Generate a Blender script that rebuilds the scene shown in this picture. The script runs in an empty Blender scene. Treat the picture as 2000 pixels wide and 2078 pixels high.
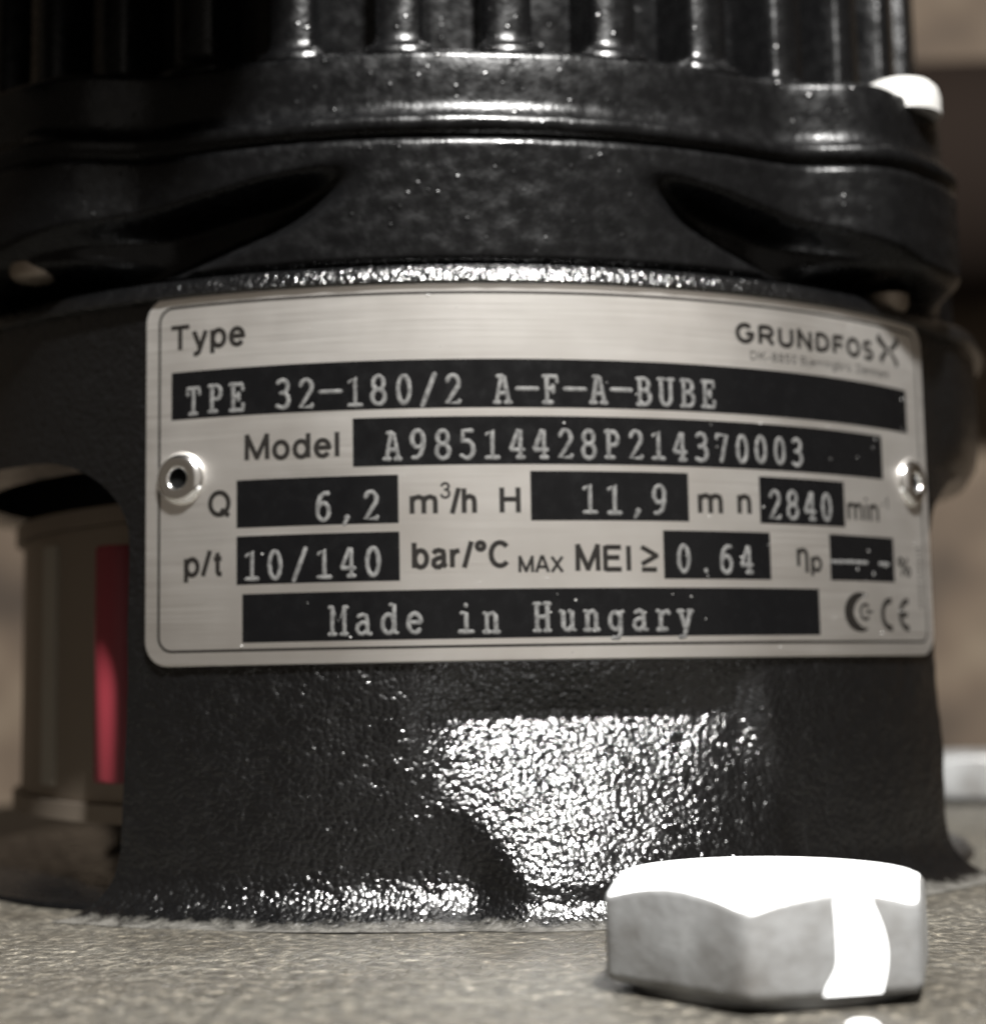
import bpy, bmesh, math, random
from mathutils import Vector, Matrix, noise
random.seed(7)
S = 0.001                                   # everything below is laid out in millimetres
sc = bpy.context.scene
COL = sc.collection
D2R = math.radians

# ------------------------------------------------------------------ camera
cam = bpy.data.cameras.new('camera'); camo = bpy.data.objects.new('camera', cam); COL.objects.link(camo)
cam.sensor_fit = 'HORIZONTAL'; cam.sensor_width = 36.0
cam.lens = 3352.2 / 2000 * 36
cam.shift_x = (1000 - 974.5) / 2000; cam.shift_y = (987.2 - 1039) / 2000
cam.clip_start = 0.005; cam.clip_end = 20
r_ = Vector((0.99883865, 0.04510749, -0.01693137)); u_ = Vector((0.02182848, -0.11038727, 0.99364892))
f_ = Vector((-0.042952, 0.99286452, 0.1112437))
m = Matrix.Identity(4)
for i in range(3):
    m[i][0] = r_[i]; m[i][1] = u_[i]; m[i][2] = -f_[i]
m.translation = Vector((14.468, -227.966, 23.383)) * S
camo.matrix_world = m
cam.dof.use_dof = True; cam.dof.focus_distance = 0.1425; cam.dof.aperture_fstop = cam.lens / 2.7
cam.dof.aperture_blades = 0
sc.camera = camo

# ------------------------------------------------------------------ light
w = bpy.data.worlds.new('World'); sc.world = w; w.use_nodes = True
bg = w.node_tree.nodes['Background']; bg.inputs[0].default_value = (0.10, 0.085, 0.069, 1); bg.inputs[1].default_value = 1.0

def lamp(name, pos, target, power, size, color, shape='DISK'):
    l = bpy.data.lights.new(name, 'AREA'); l.energy = power; l.size = size; l.shape = shape; l.color = color
    o = bpy.data.objects.new(name, l); COL.objects.link(o)
    p = Vector(pos) * S; o.location = p
    o.rotation_euler = (Vector(target) * S - p).to_track_quat('-Z', 'Y').to_euler()
    return o
lamp('ceiling_lamp', (105, -372, 520), (20, -70, 20), 23.0, 0.05, (1.0, 0.985, 0.96))
lamp('fill_light', (520, -1120, 300), (20, -60, 40), 2.0, 1.7, (1.0, 0.95, 0.89))  # unseen soft fill, added to brighten what the plate reflects

vs = sc.view_settings
vs.view_transform = 'Standard'; vs.look = 'None'; vs.exposure = 0.0; vs.gamma = 1.0
sc.cycles.use_denoising = True

# ------------------------------------------------------------------ materials
class NT:
    def __init__(s, name):
        s.m = bpy.data.materials.new(name); s.m.use_nodes = True; s.t = s.m.node_tree
        s.b = s.t.nodes['Principled BSDF']; s.co = s.n('ShaderNodeTexCoord').outputs['Object']
    def n(s, t, **k):
        x = s.t.nodes.new(t)
        for a, v in k.items(): setattr(x, a, v)
        return x
    def l(s, a, b): s.t.links.new(a, b)
    def set(s, **k):
        for a, v in k.items():
            s.b.inputs[a.replace('_', ' ')].default_value = v if not isinstance(v, tuple) else (*v, 1)
        return s
    def noise(s, scale, detail=3, rough=.55, vec=None):
        x = s.n('ShaderNodeTexNoise'); x.inputs['Scale'].default_value = scale; x.inputs['Detail'].default_value = detail
        x.inputs['Roughness'].default_value = rough; s.l(vec or s.co, x.inputs['Vector']); return x.outputs['Fac']
    def voro(s, scale, feat='SMOOTH_F1', vec=None):
        x = s.n('ShaderNodeTexVoronoi', feature=feat); x.inputs['Scale'].default_value = scale
        s.l(vec or s.co, x.inputs['Vector']); return x
    def ramp(s, fac, stops):
        x = s.n('ShaderNodeValToRGB'); e = x.color_ramp.elements
        while len(e) < len(stops): e.new(.5)
        for q, (p, c) in zip(e, stops):
            q.position = p; q.color = (*c, 1) if isinstance(c, tuple) else (c, c, c, 1)
        s.l(fac, x.inputs['Fac']); return x.outputs['Color']
    def math(s, op, a, b):
        x = s.n('ShaderNodeMath', operation=op)
        for i, v in enumerate((a, b)):
            if isinstance(v, (int, float)): x.inputs[i].default_value = v
            else: s.l(v, x.inputs[i])
        return x.outputs[0]
    def bump(s, h, dist, strength=1.0, nrm=None):
        x = s.n('ShaderNodeBump'); x.inputs['Strength'].default_value = strength; x.inputs['Distance'].default_value = dist
        s.l(h, x.inputs['Height'])
        if nrm: s.l(nrm, x.inputs['Normal'])
        return x.outputs['Normal']
    def to(s, out, inp): s.l(out, s.b.inputs[inp]); return s

def cast_paint(name, grain, dist, rough, base=(.0018, .0018, .0019), big=.5, speck=.0, dusty=False, spec=.5, rare=.3):
    t = NT(name); t.set(Base_Color=base, Roughness=rough, Specular_IOR_Level=spec)
    v = t.voro(grain, 'F1').outputs['Distance']; v = t.math('MULTIPLY', v, v); n1 = t.noise(grain * .7, 3, .6); n2 = t.noise(grain * .15, 2)
    h = t.math('ADD', t.math('MULTIPLY', v, -.8), t.math('MULTIPLY', n1, 1.25)); h = t.math('ADD', h, t.math('MULTIPLY', n2, big))
    if speck:                                # scattered raised grains in the paint
        vo = t.voro(grain * .45, 'F1'); g = vo.outputs['Distance']
        sp = t.n('ShaderNodeSeparateColor'); t.l(vo.outputs['Color'], sp.inputs[0])
        g = t.math('MULTIPLY', t.math('SUBTRACT', .30, t.math('MINIMUM', g, .30)), t.math('MULTIPLY', t.math('GREATER_THAN', sp.outputs[0], rare), speck))
        h = t.math('ADD', h, g)
    t.to(t.bump(h, dist), 'Normal')
    ro = t.ramp(t.noise(grain * .3, 3), [(.35, rough * .7), (.7, rough * 1.4)])
    if dusty:                                # brown dust that has settled at the foot of the casting
        sx = t.n('ShaderNodeSeparateXYZ'); t.l(t.co, sx.inputs[0])
        zz = t.math('ADD', t.math('MULTIPLY', sx.outputs['Z'], 380.0), t.math('MULTIPLY', t.math('SUBTRACT', t.noise(500, 5, .7), .5), .9))
        fac = t.ramp(zz, [(.0, .9), (.26, 0.0)])
        mx = t.n('ShaderNodeMix', data_type='RGBA'); t.l(fac, mx.inputs[0]); mx.inputs[6].default_value = (*base, 1); mx.inputs[7].default_value = (.06, .057, .050, 1)
        t.to(mx.outputs[2], 'Base Color')
        ro = t.math('ADD', ro, t.math('MULTIPLY', fac, .35))
    t.to(ro, 'Roughness')
    return t.m
M = {}
M['cast'] = cast_paint('black_cast_paint', 1900, .000135, .185, speck=1.9, dusty=True, spec=.58)
M['motor'] = cast_paint('black_motor_paint', 2300, .00002, .27, speck=11.0, spec=.19, big=.15, rare=.82)
t = NT('dusty_flange')
c1 = t.ramp(t.noise(750, 5, .75), [(.32, (.020, .019, .017)), (.5, (.055, .0525, .046)), (.6, (.11, .104, .090)), (.66, (.22, .205, .175)), (.74, (.48, .45, .38))])
mx = t.n('ShaderNodeMix', data_type='RGBA', blend_type='MULTIPLY'); mx.inputs[0].default_value = 1.0
t.l(c1, mx.inputs[6]); t.l(t.ramp(t.noise(38, 5, .65), [(.3, (.48, .44, .38)), (.52, (.78, .75, .70)), (.75, (1.0, .99, .96))]), mx.inputs[7])
t.to(mx.outputs[2], 'Base Color'); t.set(Roughness=.36, Specular_IOR_Level=.5)
t.to(t.bump(t.math('ADD', t.noise(1100, 4, .65), t.math('MULTIPLY', t.noise(260, 2), 1.2)), .0006), 'Normal'); M['flange'] = t.m
t = NT('brushed_plate'); t.set(Base_Color=(.80, .775, .735), Metallic=1.0, Roughness=.34, Anisotropic=.55)
mp = t.n('ShaderNodeMapping'); mp.inputs['Scale'].default_value = (60, 60, 6000); t.l(t.co, mp.inputs['Vector'])
br = t.noise(1, 3, .6, mp.outputs[0]); t.to(t.math('ADD', t.ramp(br, [(.3, .29), (.7, .34)]), t.math('MULTIPLY', t.noise(70, 4, .6), .12)), 'Roughness')
t.to(t.ramp(t.noise(90, 4), [(.3, (.83, .80, .76)), (.7, (.92, .90, .865))]), 'Base Color')
t.to(t.bump(br, .0000015), 'Normal'); M['plate'] = t.m
t = NT('black_print'); t.set(Base_Color=(.0022, .0022, .0024), Roughness=.24, Specular_IOR_Level=.22)
t.to(t.ramp(t.noise(700, 4), [(.3, .16), (.75, .34)]), 'Roughness'); M['field'] = t.m
t = NT('dark_lettering'); t.set(Base_Color=(.006, .0052, .0045), Roughness=.5, Specular_IOR_Level=.12); M['ink'] = t.m
t = NT('engraved_lettering'); t.set(Metallic=.0, Roughness=.7, Specular_IOR_Level=.2)
t.to(t.ramp(t.noise(1900, 3, .7), [(.3, (.024, .0237, .0232)), (.66, (.095, .0935, .0905))]), 'Base Color'); M['engrave'] = t.m
t = NT('aluminium_rivet'); t.set(Base_Color=(.87, .86, .84), Metallic=1.0, Roughness=.17); M['rivet'] = t.m
t = NT('hole_shade'); t.set(Base_Color=(.002, .002, .002), Roughness=.9, Specular_IOR_Level=.05); M['hole'] = t.m
t = NT('zinc_bolt'); t.set(Metallic=.4, Roughness=.45)
t.to(t.ramp(t.noise(190, 5, .65), [(.26, (.10, .092, .083)), (.42, (.155, .153, .148)), (.58, (.205, .207, .205)), (.75, (.265, .268, .266))]), 'Base Color')
t.to(t.bump(t.noise(420, 5, .65), .00012), 'Normal'); M['bolt'] = t.m
t = NT('plain_white'); t.set(Base_Color=(.86, .87, .88), Roughness=.35); M['paint'] = t.m  # plain white for the bolt top, stripe and drop
t = NT('steel_guard'); t.set(Base_Color=(.21, .175, .14), Metallic=.75, Roughness=.5); M['guard'] = t.m
t = NT('grey_reflection'); t.set(Base_Color=(.33, .31, .27), Metallic=.8, Roughness=.5); M['strip'] = t.m  # grey reflection in the guard, put in as colour
t = NT('red_reflection'); t.set(Base_Color=(.15, .012, .02), Roughness=.55); M['red'] = t.m  # red reflection in the guard, put in as colour
t = NT('beige_wall')
t.to(t.ramp(t.noise(13, 2), [(.32, (.045, .032, .022)), (.5, (.11, .08, .055)), (.68, (.21, .17, .12))]), 'Base Color'); t.set(Roughness=.8); M['wall'] = t.m
t = NT('dark_pipe_lagging'); t.set(Base_Color=(.012, .008, .006), Roughness=.9, Specular_IOR_Level=.1); M['pipe'] = t.m
t = NT('dust'); t.set(Base_Color=(.3, .295, .285), Roughness=.15, Specular_IOR_Level=.6); M['dust'] = t.m

# ------------------------------------------------------------------ helpers
def cyl(u, z, r, R=69.72):
    a = u / R
    return (r * math.sin(a) * S, -r * math.cos(a) * S, z * S)
def pol(th, r, z):                       # th in degrees from -Y towards +X
    a = D2R(th); return (r * math.sin(a) * S, -r * math.cos(a) * S, z * S)
def mesh(name, verts, faces, mat, parent=None, smooth=True, sharp=35):
    me = bpy.data.meshes.new(name); me.from_pydata([tuple(v) for v in verts], [], faces); me.update()
    bm = bmesh.new(); bm.from_mesh(me); bmesh.ops.recalc_face_normals(bm, faces=bm.faces); bm.to_mesh(me); bm.free()
    if smooth:
        me.shade_smooth()
        if sharp: me.set_sharp_from_angle(angle=D2R(sharp))
    me.materials.append(mat)
    o = bpy.data.objects.new(name, me); COL.objects.link(o)
    if parent: o.parent = parent
    return o
def empty(name, label, cat, group=None, loc=(0, 0, 0)):
    o = bpy.data.objects.new(name, None); COL.objects.link(o); o.empty_display_size = .005
    o.location = Vector(loc) * S
    tag(o, label, cat, group); return o
def tag(o, label=None, cat=None, group=None, kind=None):
    if label: o['label'] = label
    if cat: o['category'] = cat
    if group: o['group'] = group
    if kind: o['kind'] = kind
    return o
def sm(a, b, x):
    t = max(0.0, min(1.0, (x - a) / (b - a))); return t * t * (3 - 2 * t)
def grid_faces(nr, nc, wrap=False, off=0):
    f = []
    for i in range(nr - 1):
        for j in range(nc if wrap else nc - 1):
            k = (j + 1) % nc
            f.append((off + i * nc + j, off + i * nc + k, off + (i + 1) * nc + k, off + (i + 1) * nc + j))
    return f
def lathe(profile, n=64, centre=(0, 0), close=False):
    V = []; F = []
    for (r, z) in profile:
        for j in range(n):
            a = 2 * math.pi * j / n
            V.append(((centre[0] + r * math.cos(a)) * S, (centre[1] + r * math.sin(a)) * S, z * S))
    F = grid_faces(len(profile), n, True)
    if profile[0][0] > 1e-6: F.append(tuple(range(n)))
    F.append(tuple(range((len(profile) - 1) * n, len(profile) * n)))
    return V, F

# ------------------------------------------------------------------ setting
V = [(x * S, 620 * S, z * S) for x in (-2500, 2500) for z in (-600, 1600)]
wall = mesh('wall', [V[0], V[2], V[3], V[1]], [(0, 1, 2, 3)], M['wall'], smooth=False); tag(wall, kind='structure')

# pump housing flange: a cast disc with a stepped, slightly wavy top
prof = [(46, -14), (46, -3), (52, -.4), (58, 0)]
NR = 46; NT_ = 220; V = []
rs = [40, 41] + [58 + (126 - 58) * i / (NR - 3) for i in range(NR - 2)]
for i, r in enumerate(rs):
    for j in range(NT_):
        th = 360 * j / NT_
        p = pol(th, r, 0)
        z = -9 if i == 0 else (-1.2 if i == 1 else .22 * noise.noise(Vector((p[0], p[1], 0)) * 90) - .1)
        if r > 123.5: z -= (r - 123.5) ** 2 * .35
        V.append((p[0], p[1], z * S))
for j in range(NT_): V.append(pol(360 * j / NT_, 126.5, -22))
flange = mesh('pump_housing_flange', V, grid_faces(NR + 1, NT_, True), M['flange'], sharp=50)
tag(flange, 'dusty grey brown cast iron pump flange the lantern stands on', 'pump flange')

# ------------------------------------------------------------------ lantern (motor stool)
lantern = empty('motor_lantern', 'black painted cast iron motor lantern carrying the silver nameplate', 'motor lantern')
TL, TR = -24.2, 55.6; ZR = 46.0
def r_base(z):
    r = 69.15
    if z < 24: r += (24 - z) * .045
    if z < 5: r += 5 - math.sqrt(max(0, 25 - (5 - z) ** 2))
    return r
def r_out(th, z):
    rb = r_base(z)
    # scoop that gives a spanner room round the flange bolt
    zz = z
    if zz > 19: rr = 65.9 + (zz - 19) * .5
    elif zz > 3.6: rr = 65.9 + (19 - zz) * .52
    else:
        rr = 65.9 + 15.4 * .52 + max(0, 3.6 - zz) * .12
        if zz < 2.6: rr += 2.9 - math.sqrt(max(0, 2.9 ** 2 - (2.6 - zz + .3) ** 2))
    left = 1.6 + sm(15, 3, zz) * 5.0 + .5 * noise.noise(Vector((zz * .25, 3, 1)))
    right = 30.0 + sm(20, 4, zz) * 2.2
    wl = 2.6; wr = 1.4
    dish = max(0.0, 1 - abs((th - 15.6) / 19.5) ** 2)
    mk = dish * sm(left - 2.2, left + wl, th) * (1 - sm(right - wr, right + 1.5, th)) * (1 - sm(24.5, 28, zz))
    r = rb * (1 - mk) + rr * mk
    p = Vector((th * 1.2, z, 0))
    r += (.10 * noise.noise(p * .55) + .16 * noise.noise(p * .16)) * (1 - sm(38, 45, z))
    return r
def ext(z):
    a, b = TL, TR
    if z < 9: k = 9 - math.sqrt(max(0, 81 - (9 - z) ** 2)); a -= k * .38; b += k * .5
    if z > ZR - 9: k = 12 * (1 - math.sqrt(max(0, 1 - ((z - ZR + 9) / 9) ** 2))); a -= k * .95; b += k * 1.25
    b -= sm(14, 0, z) * 1.5
    return a, b
zs = [0, .15, .35, .6, .9, 1.2, 1.6, 2, 2.4, 2.8, 3.2, 3.6, 4, 4.5, 5] + [5 + .5 * i for i in range(1, 65)] + [37.5 + .55 * i for i in range(0, 15)] + [45.7, 45.92, ZR]
zs = sorted(set(round(z, 3) for z in zs if z <= ZR)); NC = 220
def column(offset):
    V = []
    for z in zs:
        a, b = ext(z); row = []
        for j in range(NC + 1):
            th = a + (b - a) * j / NC
            row.append((th, z))
        for (th, z_) in row: V.append(pol(th + offset, r_out(th, z_) , z_))
        for (th, z_) in reversed(row): V.append(pol(th + offset, 61.5, z_))
    n2 = 2 * (NC + 1)
    F = grid_faces(len(zs), n2, True)
    return V, F
V, F = column(0)
o = mesh('column', V, F, M['cast'], lantern, sharp=60)
V, F = column(180)
o2 = mesh('column', V, F, M['cast'], lantern, sharp=60)
# ring above the windows
pr = [(61.5, ZR), (69.15, ZR), (69.15, 48), (69.15, 50), (69.2, 55), (69.2, 60.9), (69.25, 61.2), (70.0, 61.3), (70.25, 61.5), (70.15, 61.9), (69.97, 62.4), (69.72, 62.9), (69.3, 63.25), (68.6, 63.42), (67.5, 63.45), (61.5, 63.45), (61.5, ZR)]
V = []; n = 300
for (r, z) in pr:
    for j in range(n):
        th = 360 * j / n
        dr = .12 * noise.noise(Vector((th * .9, z * .8, 2))) if 61 < z < 63.4 and r > 65 else 0
        if r > 65 and th > 56: dr += 1.7 * sm(57, 64, th) * (1 - sm(100, 120, th)) * sm(46, 49, z)
        V.append(pol(th, r + dr, z))
mesh('ring', V, grid_faces(len(pr), n, True), M['cast'], lantern, sharp=60)
# inner hub of the lantern foot
V, F = lathe([(68.0, .02), (67.6, .5), (66.8, .7), (46, .7), (46, -8)], 96); mesh('foot_ring', V, F, M['motor'], lantern)

# coupling guard seen through the window
guard = empty('coupling_guard', 'bent steel coupling guard with built-in red and grey reflections inside the lantern window', 'coupling guard')
def sheet_arc(name, a, b, z0, z1, r, th, mat, parent, n=40, bow=0):
    V = []
    for (rr, z) in ((r, z0), (r, z1), (r - th, z1), (r - th, z0)):
        for j in range(n + 1): V.append(pol(a + (b - a) * j / n, rr, z))
    F = []
    for k in range(4):
        for j in range(n): F.append((k * (n + 1) + j, k * (n + 1) + j + 1, ((k + 1) % 4) * (n + 1) + j + 1, ((k + 1) % 4) * (n + 1) + j))
    F.append((0, n + 1, 2 * (n + 1), 3 * (n + 1))); F.append((n, 2 * n + 1, 3 * n + 2, 4 * n + 3))
    return mesh(name, V, F, mat, parent, sharp=40)
sheet_arc('sheet', -100, -15, 9.5, 40.5, 56.6, .8, M['guard'], guard)
c = pol(-33.0, 59.0, 0); V, F = lathe([(3.1, 12.2), (3.3, 12.6), (3.3, 37.2), (3.1, 37.6), (.01, 37.6)], 40, (c[0] / S, c[1] / S)); tag(mesh('red_reflection', V, F, M['red'], guard), 'red reflection in the steel guard, built as a rod')  # added rod that carries the guard's red reflection
sheet_arc('folded_edge', -100, -15, 40.6, 42.6, 57.6, 1.8, M['guard'], guard)
sheet_arc('folded_edge', -100, -15, 7.4, 9.4, 57.6, 1.8, M['guard'], guard)
sheet_arc('grey_reflection', -54.5, -50.5, 11, 39, 57.0, .6, M['strip'], guard)  # added strip that carries the guard's grey reflection

# ------------------------------------------------------------------ motor
motor = empty('electric_motor', 'black finned electric motor standing on top of the lantern', 'electric motor', loc=(0, 0, 63.5))
def mpart(o):
    o.matrix_parent_inverse = Matrix.Translation((0, 0, -63.5 * S)); return o
LUGS = (50.0, -36.0, 140.0, 230.0)
def lug(th):
    v = 0
    for a in LUGS:
        d = (th - a + 180) % 360 - 180
        v = max(v, math.exp(-(d / 10.5) ** 4))
    return v
def pocket(th, z):
    t = (th + 180) % 360 - 180
    v = 0
    for (e0, e1, zu0, zu1, zl0, zl1) in ((20, 50, 74.2, 66.2, 73.8, 60.0), (-2, -37, 74.4, 67.5, 74.0, 60.5)):
        k = (t - e0) / (e1 - e0)
        if 0 < k < 1.12:
            zu = zu0 + (zu1 - zu0) * (k ** 1.15); zl = zl0 + (zl1 - zl0) * (k ** .7)
            v = max(v, sm(-.6, 1.7, zu - z) * sm(-2.2, 1.2, z - zl) * sm(0, .3, k))
    return v
n = 420; V = []
rows = [(58, 63.6), (64.5, 63.6), (67.2, 63.65), (68.0, 63.9)] + [(68.4, 64.3 + .32 * i) for i in range(37)] + [(68.3, 76.4), (67.7, 76.75), (67.9, 77.1), (68.45, 77.5), (68.5, 78.2), (68.4, 78.65), (68.1, 79.0), (67.4, 79.25), (66.95, 79.5), (66.8, 81), (66.75, 83), (66.72, 85.5), (66.55, 86.05), (66.1, 86.4), (65.4, 86.5), (58, 86.6), (58, 63.6)]
for (r, z) in rows:
    for j in range(n):
        th = 360 * j / n; rr = r
        if r > 60:
            L = lug(th)
            if z > 64: rr += 6.4 * L * (sm(64.2, 66.8, z))
            if r > 67 and z < 76.3 and z > 64.1: rr -= 5.0 * pocket(th, z) * (1 - .55 * L)
            rr += .12 * noise.noise(Vector((th * .5, z * .6, 5)))
        V.append(pol(th, rr, z))
mpart(mesh('end_flange', V, grid_faces(len(rows), n, True), M['motor'], motor, sharp=70))
V, F = lathe([(59.5, 86.0), (59.5, 215), (55, 222), (0.01, 222)], 128); mpart(mesh('barrel', V, F, M['motor'], motor))
# cooling fins, each with a rounded foot on the flange
def fin_mesh():
    bm = bmesh.new()
    sec = [(59, -2.9), (62, -2.5), (64.7, -2.4), (65.35, -1.9), (65.5, 0), (65.35, 1.9), (64.7, 2.4), (62, 2.5), (59, 2.9)]
    lay = []
    for (z, grow, outr) in ((86.2, 1.15, 1.1), (86.75, 1.1, 1.05), (87.05, .9, .85), (87.25, .5, .45), (87.8, .2, .1), (88.6, .05, 0), (214, 0, -.5)):
        lay.append([bm.verts.new((x_ * S, (y_ - 0) * S, z * S)) for (x_, y_) in
                    [((t + math.copysign(grow, t) if abs(t) > .01 else 0), -(r + (outr if r > 64 else 0))) for (r, t) in sec]])
    for a, b in zip(lay, lay[1:]):
        for i in range(len(sec)):
            k = (i + 1) % len(sec); bm.faces.new((a[i], a[k], b[k], b[i]))
    bm.faces.new(lay[-1]); bm.faces.new(list(reversed(lay[0])))
    bmesh.ops.recalc_face_normals(bm, faces=bm.faces)
    me = bpy.data.meshes.new('fin'); bm.to_mesh(me); bm.free(); me.shade_smooth(); me.set_sharp_from_angle(angle=D2R(50)); me.materials.append(M['motor']); return me
fm = fin_mesh()
for k in range(36):
    o = bpy.data.objects.new('fin', fm); COL.objects.link(o); o.parent = motor
    o.rotation_euler = (0, 0, D2R(-10.2 + 10 * k)); o.location = (0, 0, -63.5 * S)

# added unseen box above the frame, placed to shade the left of the flange
bm = bmesh.new(); bmesh.ops.create_cube(bm, size=1.0)
for v in bm.verts: v.co = Vector((-61 + v.co.x * 120, -80 + v.co.y * 56, 165 + v.co.z * 70)) * S
bmesh.ops.bevel(bm, geom=bm.edges[:], offset=4 * S, segments=3, affect='EDGES')
me = bpy.data.meshes.new('shade_box'); bm.to_mesh(me); bm.free(); me.shade_smooth(); me.set_sharp_from_angle(angle=D2R(40)); me.materials.append(M['motor'])
o = bpy.data.objects.new('shade_box', me); COL.objects.link(o); o.parent = motor; mpart(o)

# flange screws on the motor lugs
def dome_head(name, th, r, z, rad, h, mat, label, up=1):
    c = Vector(pol(th, r, z))
    pr = [(rad, 0), (rad, .45 * h), (rad * .94, .68 * h), (rad * .78, .86 * h), (rad * .5, .97 * h), (.001, h)]
    V, F = lathe([(a, b * up) for a, b in pr], 32)
    o = mesh(name, V, F, mat, sharp=60); o.location = c; tag(o, label, 'screw'); return o
t = NT('bright_screw'); t.set(Base_Color=(.36, .355, .34), Metallic=.3, Roughness=.35); M['screw'] = t.m
dome_head('flange_screw', 51.2, 70.4, 84.9, 4.6, 4.4, M['screw'], 'bright white flange screw head on top of the motor lug at right')
dome_head('flange_nut', 50.5, 68.0, 64.6, 2.6, 2.2, M['guard'], 'small dull screw end under the motor lug above the plate corner', -1)
dome_head('flange_nut', -34.5, 70.5, 67.0, 2.6, 1.8, M['guard'], 'small dull screw end under the motor lug at far left', -1)

# ------------------------------------------------------------------ nameplate
RP = 69.72
plate = empty('nameplate', 'curved silver nameplate with black data fields riveted to the lantern', 'nameplate', loc=(0, 0, 0))
def rrect_rows(u0, u1, z0, z1, rc, nz=10, nca=7):
    zz = []
    if rc > 0:
        for i in range(nca): zz.append((z0 + rc * (1 - math.cos(math.pi / 2 * i / nca)), ))
    zr = [z0 + rc + (z1 - z0 - 2 * rc) * i / nz for i in range(nz + 1)]
    zl = [q[0] for q in zz] + zr + [z0 + z1 - q[0] for q in reversed(zz)]
    out = []
    for z in zl:
        d = 0
        if rc > 0:
            if z < z0 + rc: d = rc - math.sqrt(max(0, rc * rc - (z0 + rc - z) ** 2))
            elif z > z1 - rc: d = rc - math.sqrt(max(0, rc * rc - (z - z1 + rc) ** 2))
        out.append((z, u0 + d, u1 - d))
    return out
def sheet(name, u0, u1, z0, z1, rc, r_top, thick, ch, mat, parent, du=1.2, sharp=25):
    nc = max(2, int((u1 - u0) / du)) + 1
    V = []; F = []
    def layer(ins, r):
        st = len(V); rows = rrect_rows(u0 + ins, u1 - ins, z0 + ins, z1 - ins, max(0, rc - ins))
        for (z, a, b) in rows:
            for j in range(nc): V.append(cyl(a + (b - a) * j / (nc - 1), z, r))
        return st, len(rows)
    def border(st, nr):
        b = [st + j for j in range(nc)] + [st + i * nc + nc - 1 for i in range(1, nr)]
        b += [st + (nr - 1) * nc + j for j in range(nc - 2, -1, -1)] + [st + i * nc for i in range(nr - 2, 0, -1)]
        return b
    s1, nr = layer(ch, r_top); F += grid_faces(nr, nc, False, s1)
    s2, nr2 = layer(0, r_top - ch); s3, nr3 = layer(0, r_top - thick)
    b1, b2, b3 = border(s1, nr), border(s2, nr2), border(s3, nr3)
    F += grid_faces(nr3, nc, False, s3)
    for p, q in ((b1, b2), (b2, b3)):
        for i in range(len(p)):
            k = (i + 1) % len(p); F.append((p[i], p[k], q[k], q[i]))
    used = sorted({i for f in F for i in f}); mp = {v: i for i, v in enumerate(used)}
    return mesh(name, [V[i] for i in used], [tuple(mp[i] for i in f) for f in F], mat, parent, sharp=sharp)
sheet('plate', -27.0, 66.4, 24.35, 61.55, 2.6, RP, .5, .12, M['plate'], plate)

def strip_loop(name, path, wdt, r, mat, parent, closed=True):
    """flat printed line along a path of (u,z) on the plate"""
    V = []; F = []; n = len(path)
    for i, (u, z) in enumerate(path):
        a = path[(i - 1) % n] if closed or i else path[i]; b = path[(i + 1) % n] if closed or i < n - 1 else path[i]
        d = Vector((b[0] - a[0], b[1] - a[1])).normalized(); nn = Vector((-d.y, d.x)) * wdt / 2
        V.append(cyl(u + nn.x, z + nn.y, r)); V.append(cyl(u - nn.x, z - nn.y, r))
    for i in range(n if closed else n - 1):
        k = (i + 1) % n; F.append((2 * i, 2 * i + 1, 2 * k + 1, 2 * k))
    return mesh(name, V, F, mat, parent, smooth=False)
def rr_path(u0, u1, z0, z1, rc, du=1.5):
    P = []
    def seg(a, b):
        L = math.dist(a, b); k = max(1, int(L / du))
        for i in range(k): P.append((a[0] + (b[0] - a[0]) * i / k, a[1] + (b[1] - a[1]) * i / k))
    def arc(cx, cz, a0):
        for i in range(6):
            a = D2R(a0 + 90 * i / 6); P.append((cx + rc * math.cos(a), cz + rc * math.sin(a)))
    seg((u0 + rc, z0), (u1 - rc, z0)); arc(u1 - rc, z0 + rc, -90); seg((u1, z0 + rc), (u1, z1 - rc)); arc(u1 - rc, z1 - rc, 0)
    seg((u1 - rc, z1), (u0 + rc, z1)); arc(u0 + rc, z1 - rc, 90); seg((u0, z1 - rc), (u0, z0 + rc)); arc(u0 + rc, z0 + rc, 180)
    return P
strip_loop('border_line', rr_path(-25.3, 64.7, 25.8, 60.35, 1.5), .27, RP + .012, M['ink'], plate)

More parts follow.
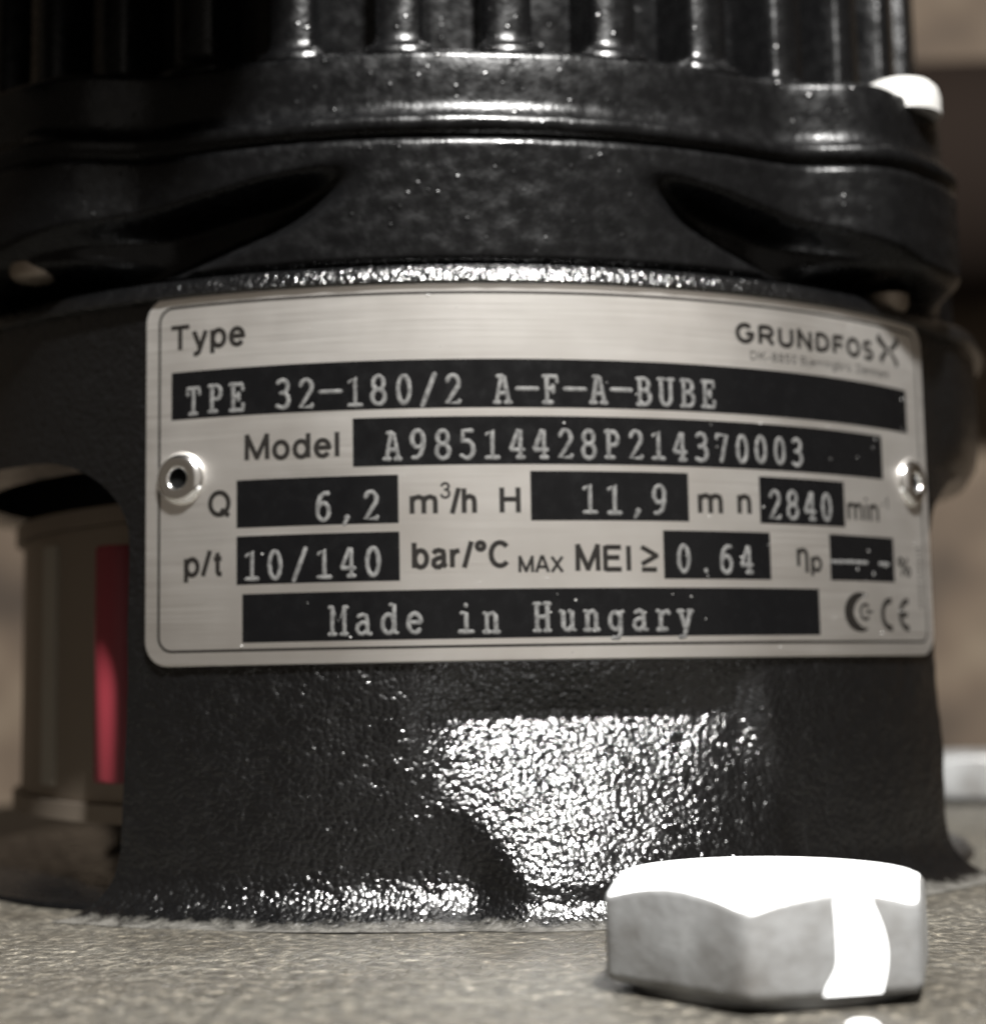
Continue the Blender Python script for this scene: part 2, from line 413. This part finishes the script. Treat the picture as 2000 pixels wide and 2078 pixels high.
# engraved slab-serif figures: stroke glyphs on a 0.6 x 1 cell, y up from the baseline
def arcp(cx, cy, rx, ry, a0, a1, n=12):
    return [(cx + rx * math.cos(D2R(a0 + (a1 - a0) * i / n)), cy + ry * math.sin(D2R(a0 + (a1 - a0) * i / n))) for i in range(n + 1)]
G = {
 '0': [arcp(.3, .5, .22, .48, 90, 450, 20)],
 '1': [[(.1, .84), (.32, 1.0), (.32, .02)], [(.08, .02), (.56, .02)]],
 '2': [arcp(.3, .72, .22, .27, 165, -20, 10) + [(.07, .02), (.54, .02), (.54, .1)]],
 '3': [[(.1, .9)] + arcp(.28, .76, .21, .23, 120, -80, 10), [(.2, .53), (.31, .53)] + arcp(.28, .27, .25, .26, 85, -125, 12) + [(.06, .08)]],
 '4': [[(.42, .02), (.42, 1.0), (.36, 1.0), (.05, .33), (.05, .29), (.55, .29)], [(.3, .02), (.55, .02)]],
 '5': [[(.5, .98), (.14, .98), (.13, .56)] + arcp(.28, .31, .25, .31, 115, -130, 12) + [(.06, .1)]],
 '6': [[(.52, .96), (.36, .97), (.2, .85), (.1, .6), (.08, .33)], arcp(.31, .31, .23, .31, 90, 450, 18)],
 '7': [[(.07, .86), (.07, .98), (.53, .98), (.28, .02)]],
 '8': [arcp(.3, .75, .2, .24, 90, 450, 16), arcp(.3, .26, .24, .26, 90, 450, 16)],
 '9': [arcp(.29, .69, .22, .3, 90, 450, 18), [(.51, .69), (.5, .42), (.4, .14), (.24, .02), (.1, .03)]],
 '-': [[(.02, .5), (.58, .5)]], '/': [[(.06, -.08), (.54, 1.06)]],
 ',': [[(.32, .14), (.34, .1), (.2, -.14)], [(.27, .1), (.36, .1)]], '.': [[(.29, .05), (.31, .05)], [(.28, .09), (.32, .09)]],
 'A': [[(.07, .02), (.25, .94), (.35, .94), (.53, .02)], [(.12, .94), (.3, .94)], [(.15, .34), (.45, .34)], [(-.02, .02), (.2, .02)], [(.4, .02), (.62, .02)]],
 'T': [[(.3, .02), (.3, .94)], [(.04, .72), (.04, .94), (.56, .94), (.56, .72)], [(.15, .02), (.45, .02)]],
 'P': [[(.16, .02), (.16, .94)], [(.04, .94), (.34, .94)] + arcp(.34, .7, .2, .24, 80, -90, 9) + [(.16, .46)], [(.04, .02), (.36, .02)]],
 'E': [[(.14, .02), (.14, .94)], [(.02, .94), (.52, .94), (.52, .74)], [(.14, .5), (.36, .5)], [(.36, .62), (.36, .38)], [(.02, .02), (.55, .02), (.55, .24)]],
 'F': [[(.16, .02), (.16, .94)], [(.03, .94), (.55, .94), (.55, .74)], [(.16, .5), (.4, .5)], [(.4, .62), (.4, .38)], [(.03, .02), (.36, .02)]],
 'B': [[(.13, .02), (.13, .94)], [(.02, .94), (.32, .94)] + arcp(.32, .73, .18, .21, 85, -90, 8) + [(.13, .52)], [(.32, .52)] + arcp(.33, .27, .22, .25, 85, -90, 8) + [(.02, .02)]],
 'U': [[(.1, .94), (.1, .3)] + arcp(.3, .27, .2, .25, 180, 360, 10) + [(.5, .94)], [(-.02, .94), (.22, .94)], [(.38, .94), (.62, .94)]],
 'M': [[(.07, .02), (.07, .94), (.3, .4), (.53, .94), (.53, .02)], [(-.03, .94), (.08, .94)], [(.52, .94), (.63, .94)], [(-.04, .02), (.2, .02)], [(.4, .02), (.64, .02)]],
 'H': [[(.1, .02), (.1, .94)], [(.5, .02), (.5, .94)], [(.1, .49), (.5, .49)], [(0, .02), (.22, .02)], [(.38, .02), (.6, .02)], [(0, .94), (.22, .94)], [(.38, .94), (.6, .94)]],
 'a': [[(.12, .62), (.28, .68), (.4, .63), (.45, .5), (.45, .02), (.58, .02)], [(.45, .38), (.28, .42), (.1, .32), (.06, .18), (.14, .04), (.28, .01), (.45, .14)]],
 'd': [arcp(.27, .33, .22, .32, 90, 450, 16), [(.35, .98), (.49, .98), (.49, .02), (.6, .02)]],
 'e': [[(.06, .36), (.53, .36)] + arcp(.3, .34, .24, .33, 10, 320, 16)],
 'i': [[(.14, .66), (.31, .66), (.31, .02)], [(.06, .02), (.56, .02)], [(.29, .95), (.31, .9)]],
 'n': [[(.03, .66), (.13, .66), (.13, .02)], [(.13, .5), (.22, .63), (.36, .67), (.46, .58), (.47, .02)], [(.02, .02), (.25, .02)], [(.37, .02), (.58, .02)]],
 'u': [[(.02, .66), (.13, .66), (.13, .16), (.22, .02), (.34, .02), (.46, .16)], [(.36, .66), (.47, .66), (.47, .02), (.58, .02)]],
 'g': [arcp(.27, .35, .21, .3, 90, 450, 16), [(.58, .66), (.48, .66), (.48, -.08), (.38, -.24), (.16, -.24)]],
 'r': [[(.06, .66), (.2, .66), (.2, .02)], [(.2, .44), (.34, .62), (.48, .66), (.55, .58)], [(.06, .02), (.44, .02)]],
 'y': [[(.08, .66), (.3, .04)], [(.52, .66), (.24, -.24), (.06, -.24)], [(0, .66), (.2, .66)], [(.4, .66), (.6, .66)]],
}
def tube(V, F, pts, rad, r0, flat=.2, ns=6):
    P = [Vector(p) for p in pts]; n = len(P); st = len(V); rings = []
    ext0 = (P[0] - P[1]).normalized() * rad * .75; ext1 = (P[-1] - P[-2]).normalized() * rad * .75
    Q = [(P[0] + ext0, .35)] + [(p, 1) for p in P] + [(P[-1] + ext1, .35)]
    for i, (p, s) in enumerate(Q):
        a = Q[max(0, i - 1)][0]; b = Q[min(len(Q) - 1, i + 1)][0]
        d = (b - a).normalized(); nn = Vector((-d.y, d.x)); w_ = rad * s * random.uniform(.86, 1.12)
        for k in range(ns):
            an = math.pi * k / (ns - 1)
            V.append(cyl(p.x + nn.x * w_ * math.cos(an), p.y + nn.y * w_ * math.cos(an), r0 + math.sin(an) * rad * flat * s))
    for i in range(len(Q) - 1):
        for k in range(ns - 1):
            F.append((st + i * ns + k, st + i * ns + k + 1, st + (i + 1) * ns + k + 1, st + (i + 1) * ns + k))
    F.append(tuple(st + k for k in range(ns))); F.append(tuple(st + (len(Q) - 1) * ns + k for k in range(ns)))
def engrave(text, u_first, pitch, base, h, parent, rad=.215, slope=0.0):
    """u_first: centre of the first character"""
    V = []; F = []
    for i, ch in enumerate(text):
        if ch == ' ' : continue
        sx = h / 1.0 * .92 if ch not in '-' else pitch / .6 * .92
        jx, jy = random.uniform(-.05, .05), random.uniform(-.05, .05)
        for st in G[ch]:
            tube(V, F, [(u_first + i * pitch + (px - .3) * sx + jx, base + slope * i + py * h + jy) for px, py in st], rad, RP + .028)
    return mesh('engraved_lettering', V, F, M['engrave'], parent)
def field(u0, u1, z0, z1):
    return sheet('data_field', u0, u1, z0, z1, 0, RP + .018, .012, .004, M['field'], plate)
f1 = field(-23.87, 61.9, 48.9, 53.72); engrave('TPE 32-180/2 A-F-A-BUBE', -21.35, 2.405, 49.35, 2.8, f1)
f2 = field(-4.72, 56.27, 43.32, 48.07); engrave('A98514428P214370003', -.8, 2.405, 43.95, 2.75, f2)
f3 = field(-16.6, -.33, 37.74, 42.45); engrave('6,2', -7.7, 2.36, 38.15, 2.7, f3)
f4 = field(12.5, 28.85, 37.82, 42.66); engrave('11,9', 18.4, 2.43, 38.55, 2.8, f4)
f5 = field(37.3, 49.25, 37.84, 42.62); engrave('2840', 39.2, 2.41, 38.35, 2.85, f5)
f6 = field(-16.6, -.27, 32.17, 36.92); engrave('10/140', -15.0, 2.43, 32.65, 2.75, f6)
f7 = field(25.95, 38.4, 32.12, 36.9); engrave('0.64', 28.1, 2.45, 32.72, 2.7, f7)
f8 = field(46.7, 57.73, 32.2, 37.0); engrave('---.-', 47.75, 2.0, 32.75, 2.75, f8)
f9 = field(-16.0, 44.8, 26.52, 31.25); engrave('Made in Hungary', -6.3, 2.46, 27.1, 2.8, f9)

# printed sans lettering
def A_(*a): return arcp(*a)
SANS = {   # strokes on a unit cap height; (width, strokes)
 'T': (.72, [[(.36, 0), (.36, 1)], [(0, .94), (.72, .94)]]), 'y': (.56, [[(.05, .72), (.29, .03)], [(.52, .72), (.24, -.16), (.14, -.23), (.04, -.22)]]),
 'p': (.58, [[(.07, -.26), (.07, .72)], A_(.31, .36, .22, .33, 90, 450, 16)]), 'b': (.58, [[(.07, 0), (.07, 1)], A_(.31, .36, .22, .33, 90, 450, 16)]),
 'd': (.58, [[(.51, 0), (.51, 1)], A_(.27, .36, .22, .33, 90, 450, 16)]), 'e': (.56, [[(.07, .38), (.5, .38)] + A_(.285, .36, .225, .33, 5, 325, 16)]),
 'M': (.84, [[(.06, 0), (.07, 1), (.42, .08), (.77, 1), (.78, 0)]]), 'o': (.58, [A_(.29, .36, .23, .33, 90, 450, 18)]), 'l': (.16, [[(.08, 0), (.08, 1)]]),
 'Q': (.8, [A_(.4, .5, .34, .46, 90, 450, 22), [(.46, .26), (.76, -.02)]]), 'm': (.86, [[(.06, 0), (.06, .72)], [(.06, .5), (.14, .64), (.27, .68), (.4, .62), (.43, .48), (.43, 0)], [(.43, .5), (.51, .64), (.63, .68), (.76, .62), (.79, .48), (.79, 0)]]),
 '3': (.58, [[(.06, .74)] + A_(.28, .74, .2, .21, 170, -85, 12), [(.22, .53), (.3, .53)] + A_(.28, .27, .23, .26, 80, -175, 12)]), '/': (.32, [[(.02, -.02), (.3, 1.02)]]),
 'h': (.56, [[(.06, 0), (.06, 1)], [(.06, .48), (.15, .64), (.29, .68), (.44, .61), (.48, .46), (.48, 0)]]), 'H': (.74, [[(.07, 0), (.07, 1)], [(.67, 0), (.67, 1)], [(.07, .53), (.67, .53)]]),
 'n': (.56, [[(.06, 0), (.06, .72)], [(.06, .48), (.15, .64), (.29, .68), (.44, .61), (.48, .46), (.48, 0)]]), 'i': (.16, [[(.08, 0), (.08, .72)], [(.08, .9), (.08, 1)]]),
 '-': (.36, [[(.02, .36), (.34, .36)]]), '1': (.5, [[(.08, .74), (.3, .82), (.32, 1), (.32, 0)]]), 't': (.3, [[(.14, .92), (.14, .14), (.18, .05), (.3, .04)], [(.0, .67), (.29, .67)]]),
 'a': (.56, [[(.07, .55), (.14, .66), (.27, .69), (.41, .64), (.44, .52), (.44, .12), (.53, .03)], [(.44, .42), (.22, .37), (.08, .28), (.07, .12), (.16, .03), (.28, .03), (.44, .16)]]),
 'r': (.34, [[(.06, 0), (.06, .72)], [(.06, .46), (.15, .62), (.33, .67)]]), '°': (.36, [A_(.18, .83, .13, .14, 90, 450, 14)]),
 'C': (.76, [A_(.4, .5, .33, .46, 40, 320, 20)]), 'A': (.74, [[(.02, 0), (.33, 1), (.41, 1), (.72, 0)], [(.15, .34), (.59, .34)]]), 'X': (.72, [[(.04, 0), (.66, 1)], [(.66, 0), (.04, 1)]]),
 'E': (.68, [[(.07, 0), (.07, 1)], [(.07, .94), (.64, .94)], [(.07, .53), (.58, .53)], [(.07, .06), (.65, .06)]]), 'I': (.2, [[(.1, 0), (.1, 1)]]),
 '≥': (.62, [[(.04, .98), (.58, .62), (.04, .26)], [(.04, .05), (.58, .05)]]), 'η': (.56, [[(.06, 0), (.06, .72)], [(.06, .48), (.15, .64), (.29, .68), (.44, .61), (.48, .46), (.48, -.26)]]),
 '%': (.9, [A_(.2, .76, .14, .2, 90, 450, 12), A_(.7, .24, .14, .2, 90, 450, 12), [(.24, 0), (.66, 1)]]),
 'G': (.82, [A_(.41, .5, .34, .45, 45, 345, 20) + [(.74, .48), (.46, .48)]]), 'R': (.74, [[(.08, 0), (.08, 1)], [(.08, .94), (.42, .94)] + A_(.42, .7, .22, .24, 80, -90, 8) + [(.08, .46)], [(.4, .46), (.68, 0)]]),
 'U': (.74, [[(.08, 1), (.08, .35)] + A_(.37, .35, .29, .31, 180, 360, 12) + [(.66, 1)]]), 'N': (.76, [[(.08, 0), (.08, 1), (.68, 0), (.68, 1)]]),
 'D': (.76, [[(.08, 0), (.08, 1)], [(.08, .94), (.3, .94)] + A_(.3, .5, .38, .44, 85, -85, 12) + [(.08, .06)]]), 'F': (.62, [[(.08, 0), (.08, 1)], [(.08, .94), (.6, .94)], [(.08, .5), (.54, .5)]]),
 'O': (.8, [A_(.4, .5, .34, .45, 90, 450, 22)]), 'S': (.66, [A_(.34, .73, .25, .23, 35, 260, 12) + A_(.34, .27, .26, .24, 80, -150, 14)]),
 'K': (.72, [[(.08, 0), (.08, 1)], [(.66, 1), (.1, .42)], [(.3, .6), (.68, 0)]]), '8': (.58, [A_(.29, .74, .19, .22, 90, 450, 14), A_(.29, .27, .23, .25, 90, 450, 14)]),
 '5': (.58, [[(.5, .95), (.14, .95), (.1, .5)] + A_(.28, .32, .22, .28, 110, -160, 12)]), '0': (.58, [A_(.29, .5, .22, .46, 90, 450, 18)]),
 'B': (.7, [[(.08, 0), (.08, 1)], [(.08, .94), (.38, .94)] + A_(.38, .73, .2, .21, 80, -90, 8) + [(.08, .52)], [(.38, .52)] + A_(.38, .28, .25, .23, 80, -90, 8) + [(.08, .05)]]),
 'j': (.18, [[(.1, .72), (.1, -.14), (.0, -.22)], [(.1, .9), (.1, 1)]]), 'g': (.58, [A_(.27, .36, .22, .33, 90, 450, 16), [(.51, .72), (.51, -.06), (.4, -.24), (.12, -.2)]]),
 ',': (.2, [[(.1, .08), (.06, -.14)]]), 'k': (.5, [[(.06, 0), (.06, 1)], [(.44, .72), (.06, .3)], [(.2, .46), (.48, 0)]]),
}
def ribbon(V, F, pts, wid, off):
    """flat printed stroke with mitred corners and square ends; sharp corners split the stroke"""
    P = [Vector(p) for p in pts]
    for i in range(1, len(P) - 1):
        a = (P[i] - P[i - 1]).normalized(); b = (P[i + 1] - P[i]).normalized()
        if a.dot(b) < .35:
            ribbon(V, F, pts[:i] + [tuple(P[i] + a * wid * .3)], wid, off)
            ribbon(V, F, [tuple(P[i] - b * wid * .3)] + pts[i + 1:], wid, off + .0006); return
    closed = (P[0] - P[-1]).length < 1e-4
    if closed: P = P[:-1]
    n = len(P); st = len(V)
    for i in range(n):
        a = P[i - 1] if (closed or i) else P[i]; b = P[(i + 1) % n] if (closed or i < n - 1) else P[i]
        d1 = (P[i] - a); d2 = (b - P[i])
        if d1.length < 1e-9: d1 = d2
        if d2.length < 1e-9: d2 = d1
        d1.normalize(); d2.normalize(); t_ = (d1 + d2)
        if t_.length < 1e-6: t_ = d1.copy()
        t_.normalize(); nn = Vector((-t_.y, t_.x)); k = min(1.6, 1 / max(.3, nn.dot(Vector((-d1.y, d1.x)))))
        for sg in (1, -1): V.append(cyl(P[i].x + sg * nn.x * wid / 2 * k, P[i].y + sg * nn.y * wid / 2 * k, RP + off))
    for i in range(n if closed else n - 1):
        k = (i + 1) % n; F.append((st + 2 * i, st + 2 * i + 1, st + 2 * k + 1, st + 2 * k))
def printed(txt, u0, u1, base, cap, wid=.2, name='printed_lettering', gap=.13):
    adv = 0; items = []
    for ch in txt:
        if ch == ' ': adv += .3; continue
        wd, st = SANS[ch]; items.append((adv, st)); adv += wd + gap
    sx = (u1 - u0) / (adv - gap); V = []; F = []; k = 0
    for (x, st) in items:
        for p in st:
            k += 1
            ribbon(V, F, [(u0 + (x + px) * sx, base + py * cap) for px, py in p], wid * cap, .013 + .0012 * (k % 4))
    return mesh(name, V, F, M['ink'], plate, smooth=False)
printed('Type', -23.95, -15.75, 56.0, 2.45)
printed('Model', -15.7, -6.05, 44.4, 2.4)
printed('Q', -19.65, -17.3, 39.05, 2.4)
printed('m', .8, 3.45, 38.6, 2.4); printed('3', 3.72, 4.72, 40.1, 1.5, .16); printed('/h', 4.8, 7.2, 38.6, 2.4)
printed('H', 9.5, 11.45, 38.6, 2.45)
printed('m', 29.95, 32.75, 38.7, 2.6); printed('n', 34.6, 36.2, 38.75, 2.6)
printed('min', 49.75, 55.2, 38.7, 2.4, .18); printed('-1', 55.7, 57.2, 40.1, 1.3, .12)
printed('p/t', -22.35, -18.2, 33.2, 2.4)
printed('bar/°C', .95, 10.35, 33.35, 2.45)
printed('MAX', 11.2, 15.6, 32.8, 1.5, .2)
printed('MEI', 16.85, 22.5, 32.9, 2.45); printed('≥', 23.45, 25.3, 32.9, 2.4)
printed('η', 41.95, 43.5, 33.55, 2.5, .18); printed('p', 43.85, 45.4, 33.1, 2.0, .2)
printed('%', 58.5, 61.3, 32.95, 2.0, .17)
printed('DK-8850 Bjerringbro, Denmark', 36.75, 58.4, 54.65, .9, .13)
printed('GRUNDFOS', 35.05, 55.4, 56.4, 1.9, .27, 'maker_name', .2)

def poly_shape(name, loops, parent=plate, mat='ink', off=.014):
    V = []; F = []
    for lp in loops:
        st = len(V); V += [cyl(u, z, RP + off) for u, z in lp]; F.append(tuple(range(st, st + len(lp))))
    return mesh(name, V, F, M[mat], parent, smooth=False)
def band(cx, cz, r0x, r0z, r1x, r1z, a0, a1, n=20):
    Q = []
    for i in range(n):
        p, q = D2R(a0 + (a1 - a0) * i / n), D2R(a0 + (a1 - a0) * (i + 1) / n)
        Q.append([(cx + r0x * math.cos(p), cz + r0z * math.sin(p)), (cx + r1x * math.cos(p), cz + r1z * math.sin(p)),
                  (cx + r1x * math.cos(q), cz + r1z * math.sin(q)), (cx + r0x * math.cos(q), cz + r0z * math.sin(q))])
    return Q
# maker's cross mark: two pairs of bowed strokes that meet in the middle
def stroke(a, b, w0, w1, bow, n=6):
    Q = []; A = Vector(a); B = Vector(b); d = B - A; nn = Vector((-d.y, d.x)).normalized(); L = []
    for i in range(n + 1):
        t = i / n; c = A + d * t + nn * bow * math.sin(math.pi * t); w_ = (w0 + (w1 - w0) * t) / 2
        L.append((c + nn * w_, c - nn * w_))
    for i in range(n): Q.append([tuple(L[i][0]), tuple(L[i][1]), tuple(L[i + 1][1]), tuple(L[i + 1][0])])
    return Q
poly_shape('maker_mark', stroke((56.4, 59.2), (58.35, 57.95), 1.0, .55, -.15) + stroke((60.6, 59.35), (58.85, 57.95), .9, .5, .2)
           + stroke((56.9, 56.45), (58.35, 57.75), .8, .5, .12) + stroke((60.4, 56.3), (58.85, 57.7), .7, .4, -.1))
# approval mark: crescent with a small mark inside
cres = []
for i in range(26):
    a, b = 62 + 236 * i / 26, 62 + 236 * (i + 1) / 26
    def pt(t, o):
        th = D2R(t); k = (t - 180) / 118
        th2 = th
        if o: return (51.15 + 2.55 * math.cos(th), 28.92 + 2.1 * math.sin(th))
        return (51.15 + .45 + 1.55 * math.cos(th) + .55 * k * k * .0, 28.92 + (1.25 + .62 * k * k) * math.sin(th))
    cres.append([pt(a, 0), pt(a, 1), pt(b, 1), pt(b, 0)])
poly_shape('approval_mark', cres + band(52.0, 28.95, .62, .62, .95, .95, 40, 320, 12) + [[(52.1, 28.8), (53.3, 28.8), (53.3, 29.1), (52.1, 29.1)]])
poly_shape('ce_mark', band(56.6, 28.72, 1.15, 1.15, 1.8, 1.8, 78, 282, 14) + band(60.1, 28.72, 1.15, 1.15, 1.8, 1.8, 78, 282, 14)
           + [[(58.7, 28.44), (60.1, 28.44), (60.1, 29.0), (58.7, 29.0)]])
# row of unreadably small upright figures by the right edge
V = []; F = []; z = 29.5
while z < 37:
    h_ = random.uniform(.28, .5)
    if random.random() < .85:
        for q in range(2):
            a = 62.9 + q * .5; st = len(V); V += [cyl(u, zz, RP + .014) for u, zz in ((a, z), (a + random.uniform(.2, .42), z), (a + .35, z + h_ * random.uniform(.4, .8)), (a, z + h_ * .5))]; F.append((st, st + 1, st + 2, st + 3))
    z += h_ + .14
mesh('fine_print', V, F, M['ink'], plate, smooth=False)

# rivets
def rivet(u, z):
    pr = [(.001, -1.6), (1.0, -1.6), (1.03, .5), (1.08, .66), (1.2, .75), (1.35, .76), (1.75, .84), (1.95, .83), (2.2, .72), (2.45, .5), (2.62, .26), (2.7, .05), (2.7, -.1)]
    n = 48; V = []
    for r, h in pr:
        for j in range(n):
            a = 2 * math.pi * j / n; V.append((r * math.cos(a) * S, r * math.sin(a) * S, h * S))
    F = grid_faces(len(pr), n, True); F.append(tuple(range(n)))
    o = mesh('rivet', V, F, M['rivet'], plate, sharp=70)
    a = u / RP; nrm = Vector((math.sin(a), -math.cos(a), 0)); tx = Vector((math.cos(a), math.sin(a), 0)); mz = Matrix.Identity(4)
    for i in range(3): mz[i][0] = tx[i]; mz[i][1] = (0, 0, 1)[i]; mz[i][2] = nrm[i]
    mz.translation = Vector(cyl(u, z, RP + .02)); o.matrix_local = mz
    V, F = lathe([(1.02, -1.2), (1.02, .12), (.001, .12)], 24); c = mesh('bore_shade', V, F, M['hole'], o); return o  # black plug puts the shade of the hole into colour
rivet(-22.75, 42.95); rivet(62.2, 43.35)

# dust and tiny droplets on plate
V = []; F = []
def speck(u, z, rad, r0):
    st = len(V); n = 8
    for (k, hh) in ((1, 0), (.75, .45), (.3, .66)):
        for j in range(n):
            a = 2 * math.pi * j / n; V.append(cyl(u + rad * k * math.cos(a) * 1.1, z + rad * k * math.sin(a), r0 + rad * hh))
    F.extend([tuple(st + i for i in f) for f in grid_faces(3, n, True)]); F.append(tuple(st + 2 * n + j for j in range(n)))
for i in range(70):
    u = -24 + 88 * random.random() ** .62; z = random.uniform(25, 61)
    speck(u, z, random.choice((.04, .05, .06, .08, .10)), RP + .03)
d = mesh('dust_specks', V, F, M['dust'], plate); tag(d, kind='stuff')

# ------------------------------------------------------------------ hexagon bolts on the flange
def hex_bolt(name, cx, cy, rot, s, h, label, mark=False):
    root = empty(name, label, 'bolt', 'bolts round the pump flange', loc=(cx, cy, 0))
    V = []; F = []; n = 240; af = s * math.sqrt(3) / 2
    def hexr(a):
        k = abs((a - rot) % 60 - 30); return af / math.cos(D2R(k)) - .2 * max(0, (k - 25.5) / 4.5) ** 2
    top = h; rt = af * .955
    prof = []
    for j in range(n):
        a = 360 * j / n; R_ = hexr(a); ch = max(0, (R_ - rt)) * .62
        ca, sa = math.cos(D2R(a)), math.sin(D2R(a))
        zc = top - ch
        bot = .8 + .12
        pts = [(R_ - .35, .8), (R_ - .05, .8 + .3), (R_, .8 + .7), (R_, zc - .25), (R_ - .06, zc - .03), (R_ - .25, zc + .12)]
        pts += [(R_ + (rt - R_) * .5, top - ch * .42 + .02), (rt, top - .02), (rt - .5, top + .02), (af * .5, top + .03), (.01, top + .03)]
        for (r, z) in pts: prof.append((r * ca * S, r * sa * S, z * S))
    npz = 11; SP = 5
    def part(lo, hi, cap):
        V = [prof[j * npz + i] for j in range(n) for i in range(lo, hi)]; k_ = hi - lo; F = []
        for j in range(n):
            k = (j + 1) % n
            for i in range(k_ - 1): F.append((j * k_ + i, k * k_ + i, k * k_ + i + 1, j * k_ + i + 1))
        F.append(tuple(j * k_ + cap for j in range(n))); return V, F
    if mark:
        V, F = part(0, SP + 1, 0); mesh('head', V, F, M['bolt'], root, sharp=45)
        V, F = part(SP, npz, npz - SP - 1); tag(mesh('white_top', V, F, M['paint'], root, sharp=28), 'white top of the bolt head')  # top and chamfer faces take the white material
    else:
        V, F = part(0, npz, 0); mesh('head', V, F, M['bolt'], root, sharp=45)
    V, F = lathe([(af * .93, .05), (af * .93, .8), (.01, .8)], 64); mesh('washer_face', V, F, M['bolt'], root)
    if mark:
        # white stripe down the right-hand front face
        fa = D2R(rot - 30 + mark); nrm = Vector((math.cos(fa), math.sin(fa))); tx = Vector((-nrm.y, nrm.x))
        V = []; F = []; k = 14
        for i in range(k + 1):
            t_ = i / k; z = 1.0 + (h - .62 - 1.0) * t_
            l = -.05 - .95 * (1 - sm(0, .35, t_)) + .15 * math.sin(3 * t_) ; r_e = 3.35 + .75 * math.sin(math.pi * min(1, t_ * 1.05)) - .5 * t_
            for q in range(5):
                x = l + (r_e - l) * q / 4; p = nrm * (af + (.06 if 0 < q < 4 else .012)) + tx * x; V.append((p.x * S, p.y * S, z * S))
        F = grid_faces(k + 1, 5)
        tag(mesh('white_stripe', V, F, M['paint'], root), 'white stripe down the bolt head face')  # stripe takes the same plain white material as the top
    return root
# corner angles are measured in the ground plane from +X
hex_bolt('hex_bolt', 30.06, -100.46, -104.0, 13.0, 8.0, 'large grey hexagon bolt with white top in front of the lantern', mark=60)
hex_bolt('hex_bolt', 87.5, 64.0, -80, 13.0, 8.0, 'blurred grey bolt head at the right edge behind the lantern')

# drop of white paint on the flange in front of the bolt
V, F = lathe([(1.1, .02), (1.0, .2), (.7, .33), (.01, .4)], 24)
o = mesh('paint_drop', V, F, M['paint']); o.location = Vector((33.9, -116.4, .0)) * S; tag(o, 'white paint drop on the flange below the white-topped bolt', 'paint drop')

# dark lagged pipe far behind on the right
V = []; n = 32
for xx in (-250, -245, 600, 605):
    rr = 54 if -250 < xx < 605 else 52.5
    for j in range(n):
        a = 2 * math.pi * j / n; V.append((xx * S, (500 + rr * math.cos(a)) * S, (236 + rr * math.sin(a)) * S))
F = grid_faces(4, n, True); F += [tuple(range(n)), tuple(range(3 * n, 4 * n))]
tag(mesh('lagged_pipe', V, F, M['pipe'], sharp=60), 'dark brown lagged pipe blurred behind the motor at upper right', 'pipe')
